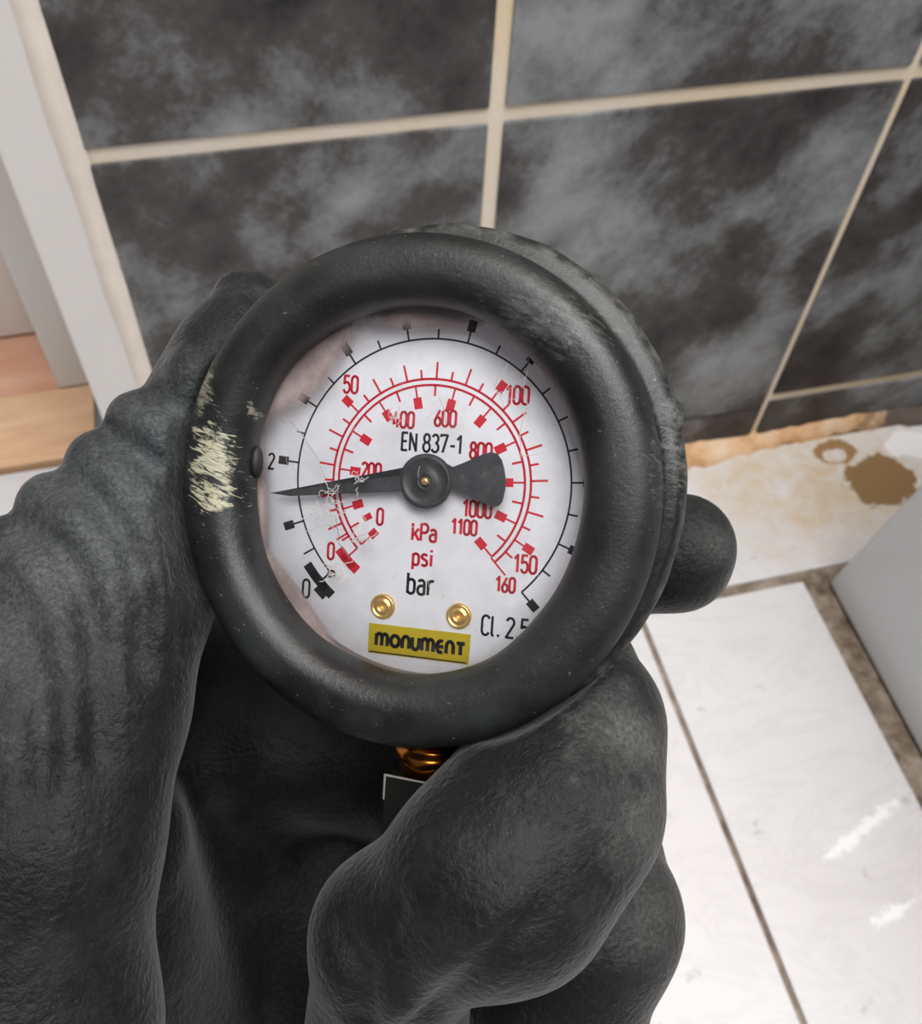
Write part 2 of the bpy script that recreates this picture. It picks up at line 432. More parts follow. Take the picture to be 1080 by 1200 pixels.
class Ink:
    def __init__(s): s.v, s.f = [], []
    def quad(s, pts, z):
        k = len(s.v); s.v += [(x * mm, y * mm, z * mm) for x, y in pts]; s.f.append(tuple(range(k, k + len(pts))))
    def line(s, pts, wd, z, cap=True):
        for (a, b_) in zip(pts[:-1], pts[1:]):
            dx, dy = b_[0] - a[0], b_[1] - a[1]; L = math.hypot(dx, dy)
            if L < 1e-6: continue
            nx, ny = -dy / L * wd / 2, dx / L * wd / 2
            s.quad([(a[0] - nx, a[1] - ny), (b_[0] - nx, b_[1] - ny), (b_[0] + nx, b_[1] + ny), (a[0] + nx, a[1] + ny)], z)
        for (x, y) in pts[1:-1]:
            s.quad([(x + wd / 2 * math.cos(t * math.pi / 3), y + wd / 2 * math.sin(t * math.pi / 3)) for t in range(6)], z)
    def rad(s, ang, r0, r1, wd, z):
        c, q = math.cos(ang), math.sin(ang)
        s.line([(r0 * c, r0 * q), (r1 * c, r1 * q)], wd, z)
    def make(s, name, mat, parent): return mesh_obj(name, s.v, s.f, mat, parent)

A = lambda bar: math.radians(225 - 270 / 11 * bar)
PS = .0689476
# black bar scale
k = Ink(); z = .03
k.line([(22.5 * math.cos(A(t)), 22.5 * math.sin(A(t))) for t in np.linspace(0, 11, 140)], .30, z)
for i in range(0, 23):
    v = i / 2; a = A(v)
    if i % 2 or v > 11:
        k.rad(a, 22.5, 24.0 if v != .5 else 24.7, .30, z)
    elif v == 0: k.rad(a, 22.5, 25, .34, z)
    else:
        k.rad(a, 22.5, 24.3, .30, z)
        k.rad(a, 24.3, 26.1, 1.35, z)
k.line([(25.0 * math.cos(A(t)), 25.0 * math.sin(A(t))) for t in (.34, .12, -.08, -.28)], 1.6, z)
k.line([(26.0 * math.cos(A(t)), 26.0 * math.sin(A(t))) for t in (-.02, -.22)], 1.4, z)
k.make('bar_scale', INK, dial)
# red double scale
k = Ink()
for r in (16.25, 15.3):
    e = 160 * PS if r > 16 else 11.0
    k.line([(r * math.cos(A(t)), r * math.sin(A(t))) for t in np.linspace(0, e, 130)], .38, z)
for pnt in range(5, 160, 5):
    a = A(pnt * PS)
    if pnt % 50 == 0: k.rad(a, 16.2, 18.1, .30, z); k.rad(a, 18.0, 19.7, 1.35, z)
    else: k.rad(a, 16.2, 18.9 if pnt % 10 == 0 else 17.7, .34, z)
k.rad(A(160 * PS), 15.3, 18.9, .3, z)
for kp in range(50, 1101, 50):
    a = A(kp / 100)
    if kp % 100 == 0: k.rad(a, 15.3, 13.4, .30, z); k.rad(a, 13.5, 11.7, 1.35, z)
    else: k.rad(a, 15.3, 13.6, .34, z)
k.rad(A(0), 16.2, 19.0, .3, z); k.rad(A(.42), 16.2, 18.4, .3, z)
k.line([(18.9 * math.cos(A(t)), 18.9 * math.sin(A(t))) for t in (.24, .05, -.15, -.34)], 1.6, z)
k.rad(A(0), 15.3, 12.6, .3, z); k.line([(12.6 * math.cos(A(t)), 12.6 * math.sin(A(t))) for t in (.12, -.12)], 1.5, z); k.line([(11.9 * math.cos(A(t)), 11.9 * math.sin(A(t))) for t in (.62, .42)], 1.5, z)
k.make('red_scale', RED, dial)

# stroke font, DIN-like
def loop(cx, cy, rx, ry): return arc(cx, cy, rx, ry, 0, 360, 22)
ST = {
 '0': [arc(.21, .78, .21, .22, 0, 180, 10) + arc(.21, .22, .21, .22, 180, 360, 10) + [(.42, .78)]],
 '1': [[(.02, .76), (.24, 1), (.24, 0)]],
 '2': [arc(.21, .77, .21, .23, 165, -25, 10) + [(.0, 0), (.43, 0)]],
 '3': [arc(.2, .76, .19, .24, 160, -90, 10), arc(.2, .26, .22, .26, 90, -160, 10)],
 '4': [[(.22, 1), (0, .25), (.44, .25)], [(.32, .55), (.32, 0)]],
 '5': [[(.40, 1), (.05, 1), (.03, .56)] + arc(.2, .32, .22, .32, 125, -160, 12)],
 '6': [[(.34, 1), (.03, .40)] + arc(.21, .27, .21, .27, 160, 520, 20)],
 '7': [[(0, .88), (0, 1), (.42, 1), (.14, 0)]],
 '8': [loop(.21, .76, .18, .24), loop(.21, .26, .21, .27)],
 '-': [[(.06, .40), (.36, .40)]], '.': [[(.10, -.03), (.10, .10)]],
 'E': [[(.38, 1), (.02, 1), (.02, 0), (.38, 0)], [(.02, .52), (.33, .52)]],
 'N': [[(.02, 0), (.02, 1), (.42, 0), (.42, 1)]],
 'k': [[(.02, 0), (.02, 1)], [(.40, .70), (.04, .28)], [(.16, .42), (.42, 0)]],
 'P': [[(.02, 0), (.02, 1), (.22, 1)] + arc(.24, .74, .2, .26, 90, -90, 10) + [(.02, .48)]],
 'a': [arc(.2, .52, .17, .18, 150, 0, 8) + [(.37, 0)], [(.37, .42), (.18, .42)] + arc(.18, .21, .17, .21, 90, 270, 8) + [(.37, .02)]],
 'p': [[(.02, -.28), (.02, .70)], arc(.2, .52, .19, .18, 170, 0, 8) + arc(.2, .18, .19, .18, 0, -170, 8)],
 's': [arc(.19, .53, .17, .17, 25, 200, 8) + [(.32, .32)] + arc(.19, .17, .18, .17, 30, -150, 8)],
 'i': [[(.06, 0), (.06, .70)], [(.06, .86), (.06, 1.0)]],
 'b': [[(.02, 0), (.02, 1)], arc(.2, .52, .19, .18, 170, 0, 8) + arc(.2, .18, .19, .18, 0, -170, 8)],
 'r': [[(.02, 0), (.02, .70)], arc(.22, .48, .19, .22, 170, 60, 6)],
 'C': [arc(.22, .76, .21, .24, 20, 180, 8) + arc(.22, .24, .21, .24, 180, 340, 8)],
 'l': [[(.03, 1), (.03, .12)] + arc(.14, .12, .11, .12, 180, 270, 4)],
}
ADV = {'1': .50, '-': .46, '.': .26, 'E': .52, 'N': .60, 'k': .52, 'i': .22, 'l': .30, ' ': .30, 'r': .42}
def text(ink, s, cx, cy, h, wd, wide=1.0, rot=0.0, z=.03):
    tot = sum(ADV.get(c, .56) for c in s) * h * wide - .12 * h * wide
    x = -tot / 2; c_, s_ = math.cos(rot), math.sin(rot)
    for ch in s:
        for poly in ST.get(ch, []):
            pts = [((x + px * h * wide), (py - .5) * h) for px, py in poly]
            ink.line([(cx + u * c_ - v * s_, cy + u * s_ + v * c_) for u, v in pts], wd, z)
        x += ADV.get(ch, .56) * h * wide
k = Ink()
for s, x, y, h in (('50', -14.1, 14.7, 2.7), ('100', 13.2, 14.4, 2.7), ('150', 16.2, -11.5, 2.7), ('160', 13.3, -15.0, 2.3), ('400', -4.9, 9.6, 2.5),
                   ('600', 1.97, 10.2, 2.5), ('800', 8.0, 5.5, 2.5), ('200', -9.8, 1.2, 2.35), ('1000', 8.0, -3.6, 2.5), ('1100', 6.1, -6.6, 2.3),
                   ('0', -16.0, -12.4, 2.7), ('0', -7.9, -6.1, 2.6)):
    text(k, s, x, y, h, .43, .88)
text(k, 'kPa', -.3, -8.0, 2.7, .46, 1.0); text(k, 'psi', -.45, -12.0, 2.6, .46, 1.0)
k.make('red_lettering', RED, dial)
k = Ink()
text(k, 'EN 837-1', 0, 6.2, 2.75, .40, .92); text(k, 'bar', -.5, -16.3, 3.3, .48, .92)
text(k, 'Cl. 2.5', 13.7, -21.7, 3.1, .40, .90)
text(k, '2', -27.3, 1.5, 2.5, .36, .9); text(k, '4', -15.6, 21.4, 2.7, .36, .9); text(k, '0', -20.0, -19.0, 3.0, .40, .9)
text(k, '10', 26.5, -9, 2.7, .36, .9); text(k, '6', 3.2, 29, 2.7, .36, .9)
k.make('black_lettering', INK, dial)
# small stop pin
BR0 = simple('dull_brass', sc(190, 150, 100), .35, .7, .2, 900)
lathe('stop_pin', [(.45, .02), (.45, .6), (.62, .6), (.62, .02)], INK, gauge, 20, lambda a, r, h: (0, 0, -15.6, -16.05))
lathe('pin_face', [(.01, .5), (.46, .5)], simple('pin_face', sc(205, 190, 175), .5), gauge, 16, lambda a, r, h: (0, 0, -15.6, -16.05))

# yellow brand plate
YL = simple('yellow_brand_plate', sc(208, 184, 40), .45, 0, .12, 250)
bm = bmesh.new()
poly = [(-8.65, -28.3), (8.2, -28.3), (8.3, -23.45), (-8.7, -23.45)]
vb = [bm.verts.new((x * mm, y * mm, .02 * mm)) for x, y in poly]; vt = [bm.verts.new((x * mm, y * mm, .16 * mm)) for x, y in poly]
bm.faces.new(vt); bm.faces.new(vb[::-1])
for i in range(4): bm.faces.new((vb[i], vb[(i + 1) % 4], vt[(i + 1) % 4], vt[i]))
plate = bm_obj('brand_plate', bm, YL, gauge)
k = Ink(); W = .62
def blk(pts): k.line(pts, W, .20)
x0, y0, hh = -7.3, -26.9, 1.95
BL = {
 'm': ([[(0, 0), (0, 1)], [(.0, .7)] + arc(.36, .66, .34, .34, 150, 0, 8) + [(.70, 0)], arc(1.06, .66, .34, .34, 180, 0, 8) + [(1.40, 0)]], 1.85),
 'o': ([loop(.5, .5, .52, .46)], 1.42),
 'n': ([[(0, 0), (0, .6)] + arc(.42, .58, .42, .42, 180, 0, 8) + [(.84, 0)]], 1.22),
 'u': ([[(0, 1), (0, .42)] + arc(.42, .42, .42, .42, 180, 360, 8) + [(.84, 1)]], 1.22),
 'e': ([arc(.45, .5, .46, .48, 60, 300, 12), [(.05, .5), (.8, .5)]], 1.15),
 't': ([[(0, .95), (1.0, .95)], [(.5, .95), (.5, 0)]], 1.1)}
x = 0; W_all = sum(BL[c][1] for c in 'monument'); s_x = 14.9 / W_all
for ch in 'monument':
    for pl in BL[ch][0]: blk([(x0 + (x + px) * s_x, y0 + py * hh) for px, py in pl])
    x += BL[ch][1]
k.line([(-8.4, -28.05), (7.9, -28.05)], .22, .20)
k.make('lettering', INK, plate)

# brass rivets
BR = simple('polished_brass', sc(240, 200, 130), .3, .75, .12, 600)
for (sx, sy) in ((-6.5, -20.5), (6.2, -20.7)):
    lathe('rivet', [(2.05, .02), (2.05, .35), (1.9, .6), (1.62, .62), (1.5, .42), (1.35, .42), (1.1, .75), (.75, .80), (.45, .45), (.01, .1)], BR, gauge, 40, lambda a, r, h, sx=sx, sy=sy: (0, 0, sx, sy))

# pointer
def mat_pointer():
    m, nt, b = nodes_mat('charcoal_pointer'); g = G(nt); p = g.obj()
    n = g.noise(p, 350, 6, .7)
    g.link(g.ramp(n, [(.35, sc(58, 60, 62)), (.6, sc(76, 78, 80)), (.78, sc(112, 112, 112))]), b.inputs['Base Color'])
    b.inputs['Roughness'].default_value = .45
    return m
PT = mat_pointer()
out = [(-25.9, -3.55), (-22.3, -3.75), (-3.3, -1.55)] + arc(.28, .3, 4.3, 4.3, 205, 322, 14) + [(4.5, -.62), (5.6, -.75), (6.95, -1.31), (9.5, -2.3), (11.2, -2.85), (12.0, -2.6), (12.5, -1.99)] \
    + [(12.85, 0.0), (12.8, 1.6), (12.45, 3.2), (12.0, 4.4), (11.3, 5.25), (10.36, 5.5), (9.0, 5.07), (6.2, 3.6), (4.4, 2.8)] + arc(.28, .3, 4.3, 4.3, 34, 172, 16)[1:]
bm = bmesh.new()
vb = [bm.verts.new((x * mm, y * mm, 2.7 * mm)) for x, y in out]; vt = [bm.verts.new((x * mm, y * mm, 3.1 * mm)) for x, y in out]
bm.faces.new(vt); bm.faces.new(vb[::-1])
for i in range(len(out)): bm.faces.new((vb[i], vb[(i + 1) % len(out)], vt[(i + 1) % len(out)], vt[i]))
bmesh.ops.triangulate(bm, faces=[f for f in bm.faces if len(f.verts) > 4])
ptr = bm_obj('pointer', bm, PT, gauge)
o0 = lambda a, r, h: (0, 0, .28, .30)
lathe('hub_disc', [(4.05, 3.0), (4.05, 3.25), (3.8, 3.4), (3.5, 3.4), (3.4, 3.28), (1.5, 3.28), (1.4, 3.5), (1.1, 3.55), (.9, 3.3)], PT, ptr, 48, o0)
lathe('axle', [(.62, .02), (.62, 3.75), (.45, 3.9), (.01, 3.9)], BR, ptr, 20, o0)

# dirty plastic lens: clear, inner rim's reflection painted as taupe film at upper left
def mat_lens():
    m, nt, b = nodes_mat('scratched_lens'); g = G(nt); p = g.obj()
    nt.nodes.remove(b); out_ = nt.nodes['Material Output']
    tr = g.n('ShaderNodeBsdfTransparent'); gl = g.n('ShaderNodeBsdfGlossy'); gl.inputs['Roughness'].default_value = .12
    fr = g.n('ShaderNodeFresnel'); fr.inputs[0].default_value = 1.45
    m1 = g.n('ShaderNodeMixShader'); g.link(g.math('MULTIPLY', fr.outputs[0], 1.0), m1.inputs[0]); g.link(tr.outputs[0], m1.inputs[1]); g.link(gl.outputs[0], m1.inputs[2])
    df = g.n('ShaderNodeBsdfDiffuse')
    nz = g.noise(p, 160, 6, .65)
    g.link(g.mix(g.ramp(nz, [(.4, 0), (.65, 1)]), sc(132, 117, 113), sc(168, 152, 148)), df.inputs[0])
    nn = g.math('MULTIPLY', g.math('SUBTRACT', g.noise(p, 150, 5, .6), .5), .65)
    def film(ang, rad, wr, wt):
        q = g.mapping(p, rot=(0, 0, -math.radians(ang)))
        e = g.math('ADD', g.dist(q, (rad * mm, 0, 0), (1 / (wr * mm), 1 / (wt * mm), 0)), nn)
        return g.math('MULTIPLY', g.math('SUBTRACT', 1.0, e), 2.6, True)
    mk = g.math('MAXIMUM', film(139, 28.0, 6.4, 15), g.math('MAXIMUM', film(92, 28.0, 4.9, 18), film(186, 29.0, 3.2, 16)))
    mk = g.math('MULTIPLY', g.math('MAXIMUM', mk, film(222, 29.4, 2.7, 16)), .84)
    hz = g.math('MULTIPLY', g.ramp(g.noise(p, 90, 6, .7), [(.52, 0), (.8, 1)]), .14)
    m2 = g.n('ShaderNodeMixShader'); g.link(g.math('MAXIMUM', mk, hz), m2.inputs[0]); g.link(m1.outputs[0], m2.inputs[1]); g.link(df.outputs[0], m2.inputs[2])
    g.link(m2.outputs[0], out_.inputs[0])
    return m
lens = lathe('lens', [(.01, 4.95), (10, 4.9), (20, 4.60), (26, 4.0), (30.4, 2.9)], mat_lens(), gauge, 72, None)
# scratches in the lens
SCR = simple('lens_scratch', sc(178, 172, 170), .6, 0, .1, 900)
SCD = simple('lens_crack_edge', sc(120, 112, 110), .6, 0, .1, 900)
k = Ink(); k2 = Ink(); rnd = random.Random(7); zs = 5.02
def wander(x, y, a, n, step, turn):
    pts = [(x, y)]
    for _ in range(n):
        a += rnd.uniform(-turn, turn); x += math.cos(a) * step; y += math.sin(a) * step; pts.append((x, y))
    return pts
def crack(pts, wd, kk=None):
    q = []
    for a, b_ in zip(pts[:-1], pts[1:]):
        for i in range(6):
            t = i / 6; q.append((a[0] + (b_[0] - a[0]) * t + rnd.uniform(-.08, .08), a[1] + (b_[1] - a[1]) * t + rnd.uniform(-.08, .08)))
    (kk or k).line(q + [pts[-1]], wd, zs)
crack([(-22.9, 8.9), (-20.2, 6.6), (-17.4, 3.1), (-15.2, -1.4)], .16)
crack([(-22.9, 8.9), (-20.2, 6.6), (-17.4, 3.1), (-15.2, -1.4)], .07, k2)
for _ in range(16): k.line(wander(-15.6 + rnd.uniform(-1.5, 1.6), -4.0 + rnd.uniform(-2.4, 1.8), rnd.uniform(0, 6.3), rnd.randint(5, 11), .32, 1.3), rnd.uniform(.07, .16), zs)
for _ in range(9): k.line(wander(-10.0 + rnd.uniform(-1.2, 1.2), -.2 + rnd.uniform(-1.2, 1.2), rnd.uniform(0, 6.3), 6, .28, 1.4), rnd.uniform(.06, .14), zs)
for _ in range(14): k.line(wander(-13.0 + rnd.uniform(-1.3, 1.3), -15.0 + rnd.uniform(-1.3, 1.3), rnd.uniform(0, 6.3), 8, .3, 1.5), rnd.uniform(.07, .16), zs)
for _ in range(10): k.line(wander(-9.8 + rnd.uniform(-1.4, 1.4), -9.6 + rnd.uniform(-1.6, 1.8), rnd.uniform(.4, 1.2), 8, .34, .8), rnd.uniform(.07, .15), zs)
crack([(-19.5, -7.2), (-16.5, -5.6), (-13.5, -6.2), (-11.8, -5.2)], .15); crack([(-18.5, -9), (-14.8, -7.6), (-12.6, -8.2)], .12)
crack([(-18.5, -9), (-14.8, -7.6), (-12.6, -8.2)], .05, k2); crack([(-13.5, -6.2), (-12.6, -10.5), (-10.8, -12.6)], .10, k2)
crack([(15.3, 20.3), (15.6, 18.2), (15.0, 15.6), (15.8, 12.6), (14.9, 9.0), (15.4, 5.2)], .14)
crack([(12.6, 18.8), (11.4, 16.9), (10.6, 15.3)], .14); crack([(15.4, 5.2), (18.8, 5.9)], .10)
for _ in range(9): k.line(wander(12.0 + rnd.uniform(-1.6, 1.6), 14.8 + rnd.uniform(-1.6, 2), rnd.uniform(0, 6.3), 6, .26, 1.3), .08, zs)
for _ in range(9): k.line(wander(-5.6 + rnd.uniform(-.9, 1.4), 9.6 + rnd.uniform(-1.2, .8), rnd.uniform(0, 6.3), 5, .3, 1.3), .10, zs)
crack([(2.2, 13.2), (3.2, 11.0), (3.5, 9.4)], .12)
crack([(4.2, -4.6), (.4, -6.2), (-4.0, -8.4), (-6.6, -9.2)], .09)
for _ in range(26):
    a = rnd.uniform(0, 6.3); r = 25 * math.sqrt(rnd.random())
    k.line(wander(r * math.cos(a), r * math.sin(a), rnd.uniform(0, 6.3), rnd.randint(2, 6), .3, .5), .06, zs)
k.make('scratches', SCR, lens); k2.make('crack_edges', SCD, lens)
# chipped notch on the rim at the left
lathe('rim_chip', [(.01, .9), (.6, .8), (1.1, .4), (1.35, -.6)], simple('dark_chip', sc(28, 22, 22), .6), gauge, 20, lambda a, r, h: (0, 0, 0, 0), (.75, 1.9), 0,
      axis=lambda v: (v[0] - 27.15 * mm, v[1] + 1.4 * mm, v[2] + 6.0 * mm))

# brass stem below the boot, with a hexagonal fitting under it
ST_Z = -11
BS = simple('tarnished_brass', sc(205, 128, 52), .25, 1.0, .25, 300)
DK = simple('dark_steel_fitting', sc(40, 38, 36), .35, .4, .2, 300)
down = lambda v: (v[0], -v[2], v[1] + ST_Z * mm)         # lathe axis turned to run down the dial
lathe('stem', [(.01, 34), (4.6, 34), (4.6, 42.0), (5.4, 42.3), (5.9, 43.2), (5.9, 44.6), (5.2, 45.2), (5.2, 46.0), (6.1, 46.4), (6.3, 47.6), (5.5, 48.6), (5.2, 50.5), (.01, 50.5)], BS, gauge, 48, None, axis=down)
bm = bmesh.new(); N6 = 4
ringv = []
for (r, h) in ((5.0, 50.4), (7.4, 50.4), (7.4, 62), (7.1, 62.4), (.3, 62.5)):
    ringv.append([bm.verts.new((r * 1.12 * math.cos(math.radians(45 + 90 * i + 6)) * mm, -h * mm, (r * 1.12 * math.sin(math.radians(45 + 90 * i + 6)) + ST_Z) * mm)) for i in range(N6)])
for a, b_ in zip(ringv[:-1], ringv[1:]):
    for i in range(N6): bm.faces.new((a[i], a[(i + 1) % N6], b_[(i + 1) % N6], b_[i]))
bmesh.ops.recalc_face_normals(bm, faces=bm.faces[:])
bmesh.ops.bevel(bm, geom=bm.edges[:], offset=.25 * mm, segments=2, affect='EDGES')
sq_f = bm_obj('square_fitting', bm, DK, gauge)
WE = simple('painted_edge_glint', sc(225, 222, 215), .35, .6, .2, 900)  # pale metal standing in for the glint along the fitting's edges
qf = [Vector((7.4 * 1.12 * math.cos(math.radians(51 + 90 * i)), 0, 7.4 * 1.12 * math.sin(math.radians(51 + 90 * i)) + ST_Z)) for i in range(4)]
top = sorted(qf, key=lambda v: -v.z)[:2]; cl = min(top, key=lambda v: v.x); cr = max(top, key=lambda v: v.x)
bm = bmesh.new()
for a, b_ in ((Vector((cl.x, -50.35, cl.z)), Vector((cr.x, -50.35, cr.z))), (Vector((cl.x, -50.3, cl.z)), Vector((cl.x, -54.6, cl.z)))):
    d = (b_ - a); m_ = (Matrix.Translation((a + b_) / 2) @ d.to_track_quat('Z', 'Y').to_matrix().to_4x4())
    bmesh.ops.create_cone(bm, cap_ends=True, segments=8, radius1=.22, radius2=.16, depth=d.length, matrix=m_)
for v in bm.verts: v.co *= mm
we = bm_obj('edge_glint', bm, WE, sq_f); we['label'] = 'bright strip added as the highlight on the metal edge'

# ------------------------------------------------------------------ gloved hand: one continuous surface grown from a distance field
def cp(px, py, d): return np.array([(px - 540) * d / F, (py - 600) * d / F, d])
step = 1.0
lo = np.array([-128., -52., 118.]); hi = np.array([66., 132., 284.])
nx, ny, nz = [int(v) for v in (hi - lo) / step]
gx = (lo[0] + step * np.arange(nx)).astype(np.float32)[:, None, None]
gy = (lo[1] + step * np.arange(ny)).astype(np.float32)[None, :, None]
gz = (lo[2] + step * np.arange(nz)).astype(np.float32)[None, None, :]
def cone(a, b_, ra, rb):
    a = a.astype(np.float32); ba = (b_ - a).astype(np.float32); L2 = float(ba @ ba) + 1e-6
    px, py, pz = gx - a[0], gy - a[1], gz - a[2]
    t = np.clip((px * ba[0] + py * ba[1] + pz * ba[2]) / L2, 0, 1)
    t2 = t * t * (3 - 2 * t)
    return np.sqrt((px - t * ba[0]) ** 2 + (py - t * ba[1]) ** 2 + (pz - t * ba[2]) ** 2) - (ra + (rb - ra) * (.5 * t + .5 * t2)).astype(np.float32)
def smin(a, b_, k_):
    if a is None: return b_
    h = np.clip(k_ - np.abs(a - b_), 0, None) / k_
    return np.minimum(a, b_) - h * h * k_ * .25
def chain(pts, k_=3.0):
    d = None
    q = [(cp(x, y, dd), r * dd / F) for x, y, dd, r in pts]
    for (a, ra), (b_, rb) in zip(q[:-1], q[1:]): d = smin(d, cone(a, b_, ra, rb), k_)
    return d
thumb = chain([(298, 374, 171, 52), (274, 425, 169, 64), (240, 490, 168, 66), (196, 585, 166, 80), (140, 695, 161, 102), (92, 830, 155, 118), (48, 980, 150, 132), (10, 1230, 152, 165), (-40, 1600, 158, 190)], 6)
def surf(d_field, x, y):
    """distance along the sight line of a point on the skin, None where it misses"""
    t = np.arange(122, 270, .5); q = np.stack([(x - 540) * t / F, (y - 600) * t / F, t], 1)
    i = np.clip(((q - lo) / step).round().astype(int), 0, [nx - 1, ny - 1, nz - 1])
    v = d_field[i[:, 0], i[:, 1], i[:, 2]]; k_ = np.argmax(v < 0)
    return float(t[k_]) if v[k_] < 0 else None
def on_skin(d_field, pts, proud):
    """(x, y, radius px) -> (x, y, depth, radius) standing `proud` mm out of the skin; off the outline keep the next depth"""
    z_ = [surf(d_field, p[0], p[1]) for p in pts]; out_ = []
    first = next(v for v in z_ if v is not None)
    for p, v, pr in zip(pts, z_, np.linspace(proud, proud * .2, len(pts))):
        v = first + 5 if v is None else v
        out_.append((p[0], p[1], v + p[2] * v / F - pr, p[2]))
    return out_
# loose glove folds wrapped over the thumb, one roll behind the other
body = thumb
for pts, pr in (([(228, 436, 30), (258, 470, 26), (270, 520, 20)], 1.2),
            ([(161, 494, 37), (190, 510, 33), (216, 548, 28), (226, 610, 20)], 3.2),
            ([(117, 543, 40), (140, 572, 36), (168, 620, 32), (180, 690, 26), (180, 740, 18)], 3.0),
            ([(62, 594, 42), (94, 615, 38), (122, 662, 30), (134, 730, 22)], 3.0),
            ([(6, 650, 46), (44, 676, 40), (74, 740, 34), (84, 860, 30), (76, 990, 20)], 2.8),
            ([(-30, 720, 48), (0, 770, 42), (18, 860, 36), (20, 980, 26)], 2.4)):
    thumb = smin(thumb, chain(on_skin(body, pts, pr), 3), 2.4)
palm = chain([(110, 880, 215, 120), (330, 1040, 262, 150), (480, 1080, 258, 160), (400, 1500, 262, 260)], 12)
palm = smin(palm, chain([(100, 1000, 190, 120), (130, 1250, 235, 190), (250, 1700, 250, 300)], 12), 10)
palm = smin(palm, chain([(60, 1150, 190, 130), (40, 1420, 195, 190), (200, 1750, 205, 240)], 12), 14)
palm = smin(palm, chain([(100, 760, 205, 90), (200, 800, 226, 90), (330, 850, 230, 100), (520, 880, 230, 110), (620, 880, 222, 80)], 8), 10)
mid = chain([(440, 1300, 172, 95), (466, 1097, 154, 96), (588, 1022, 147, 127), (652, 942, 150, 117), (668, 852, 158, 103), (640, 798, 172, 100), (520, 790, 196, 90)], 5)
ringf = chain([(600, 1420, 178, 100), (648, 1205, 169, 96), (694, 1075, 166, 98), (690, 1010, 180, 80), (600, 930, 202, 75)], 5)
pinky = chain([(560, 1420, 190, 110), (640, 1295, 180, 122), (600, 1180, 200, 90)], 5)
index = chain([(520, 930, 216, 85), (620, 760, 212, 78), (700, 665, 203, 66), (792, 652, 189, 59), (799, 638, 187, 58)], 5)
hand = smin(thumb, palm, 9)
hand = smin(hand, index, 5); hand = smin(hand, pinky, 1.2); hand = smin(hand, ringf, 1.2)
hand = smin(hand, mid, 1.2)
# blunt folded glove tip over the end of the thumb, and loose folds along its outline
for (x, y, d_, r) in ((277, 343, 170, 26), (300, 340, 171, 22), (322, 345, 173, 20)):
    hand = smin(hand, chain([(x, y, d_, r), (x + 8, y + 30, d_, r)], 1), 1.0)
# folds: creases cut and ridges raised in the front of the glove
def field(pts, wmm, dmax):
    """gaussian falloff around a polyline given on the skin"""
    q = [cp(*p) for p in pts]; d = None
    for a, b_ in zip(q[:-1], q[1:]):
        s_ = cone(a, b_, 0, 0); d = s_ if d is None else np.minimum(d, s_)
    return dmax * np.exp(-(d / wmm) ** 2)
disp = np.zeros((nx, ny, nz), np.float32)
creases = [([(128, 505), (160, 525), (196, 560), (212, 610), (210, 690)], 1.5, 2.6),
           ([(92, 560), (118, 592), (150, 635), (168, 700), (168, 790)], 1.5, 2.6),
           ([(42, 610), (72, 640), (102, 690), (114, 780), (112, 880)], 1.6, 2.5),
           ([(10, 680), (34, 720), (52, 800), (52, 920)], 1.6, 1.6),
           ([(180, 470), (222, 486), (246, 540), (250, 600)], 1.5, 2.2),
           ([(100, 650), (125, 672), (150, 690)], 1.2, .9), ([(30, 780), (60, 800), (96, 810)], 1.2, .6),
           ([(300, 342), (318, 358), (296, 388)], 1.4, 1.6),
           ([(400, 1090), (430, 1150), (425, 1195)], 2.2, 1.5),
           ([(470, 1060), (440, 1130)], 1.8, .9),
           ([(500, 1185), (560, 1125), (620, 1075)], 2.0, 1.2),
           ([(560, 900), (610, 880), (660, 840)], 2.0, .5)]
ridges = [([(480, 1180), (520, 1130), (600, 1060)], 2.2, 1.2), ([(450, 1110), (462, 1190)], 2.0, .9)]
fix = lambda pts: [(x, y, surf(hand, x, y) or 150) for x, y in pts]
for pts, wd, a_ in creases: disp += field(fix(pts), wd, a_)
for pts, wd, a_ in ridges: disp -= field(fix(pts), wd, a_)
hand = hand + disp
# keep clear of the boot and the fitting that the hand presses against
px, py, pz = gx - GO[0], gy - GO[1], gz - GO[2]
lx = R3[0, 0] * px + R3[1, 0] * py + R3[2, 0] * pz; ly = R3[0, 1] * px + R3[1, 1] * py + R3[2, 1] * pz; lz = R3[0, 2] * px + R3[1, 2] * py + R3[2, 2] * pz
rr = np.sqrt((lx + .5) ** 2 + (ly + .4) ** 2)
boot = np.maximum(rr - 40.0, np.maximum(lz - 14, -30.2 - lz))
hand = np.maximum(hand, -boot)
stem = np.maximum(np.sqrt(lx ** 2 + (lz - ST_Z) ** 2) - 6.6, np.maximum(-(49.8 + 0) - ly, -1000))
hand = np.maximum(hand, -np.maximum(stem, ly + 34))
sq = np.maximum(np.maximum(np.abs(lx), np.abs(lz - ST_Z)) - 8.0, np.maximum(-61 - ly, ly + 49.5))
hand = np.maximum(hand, -sq)

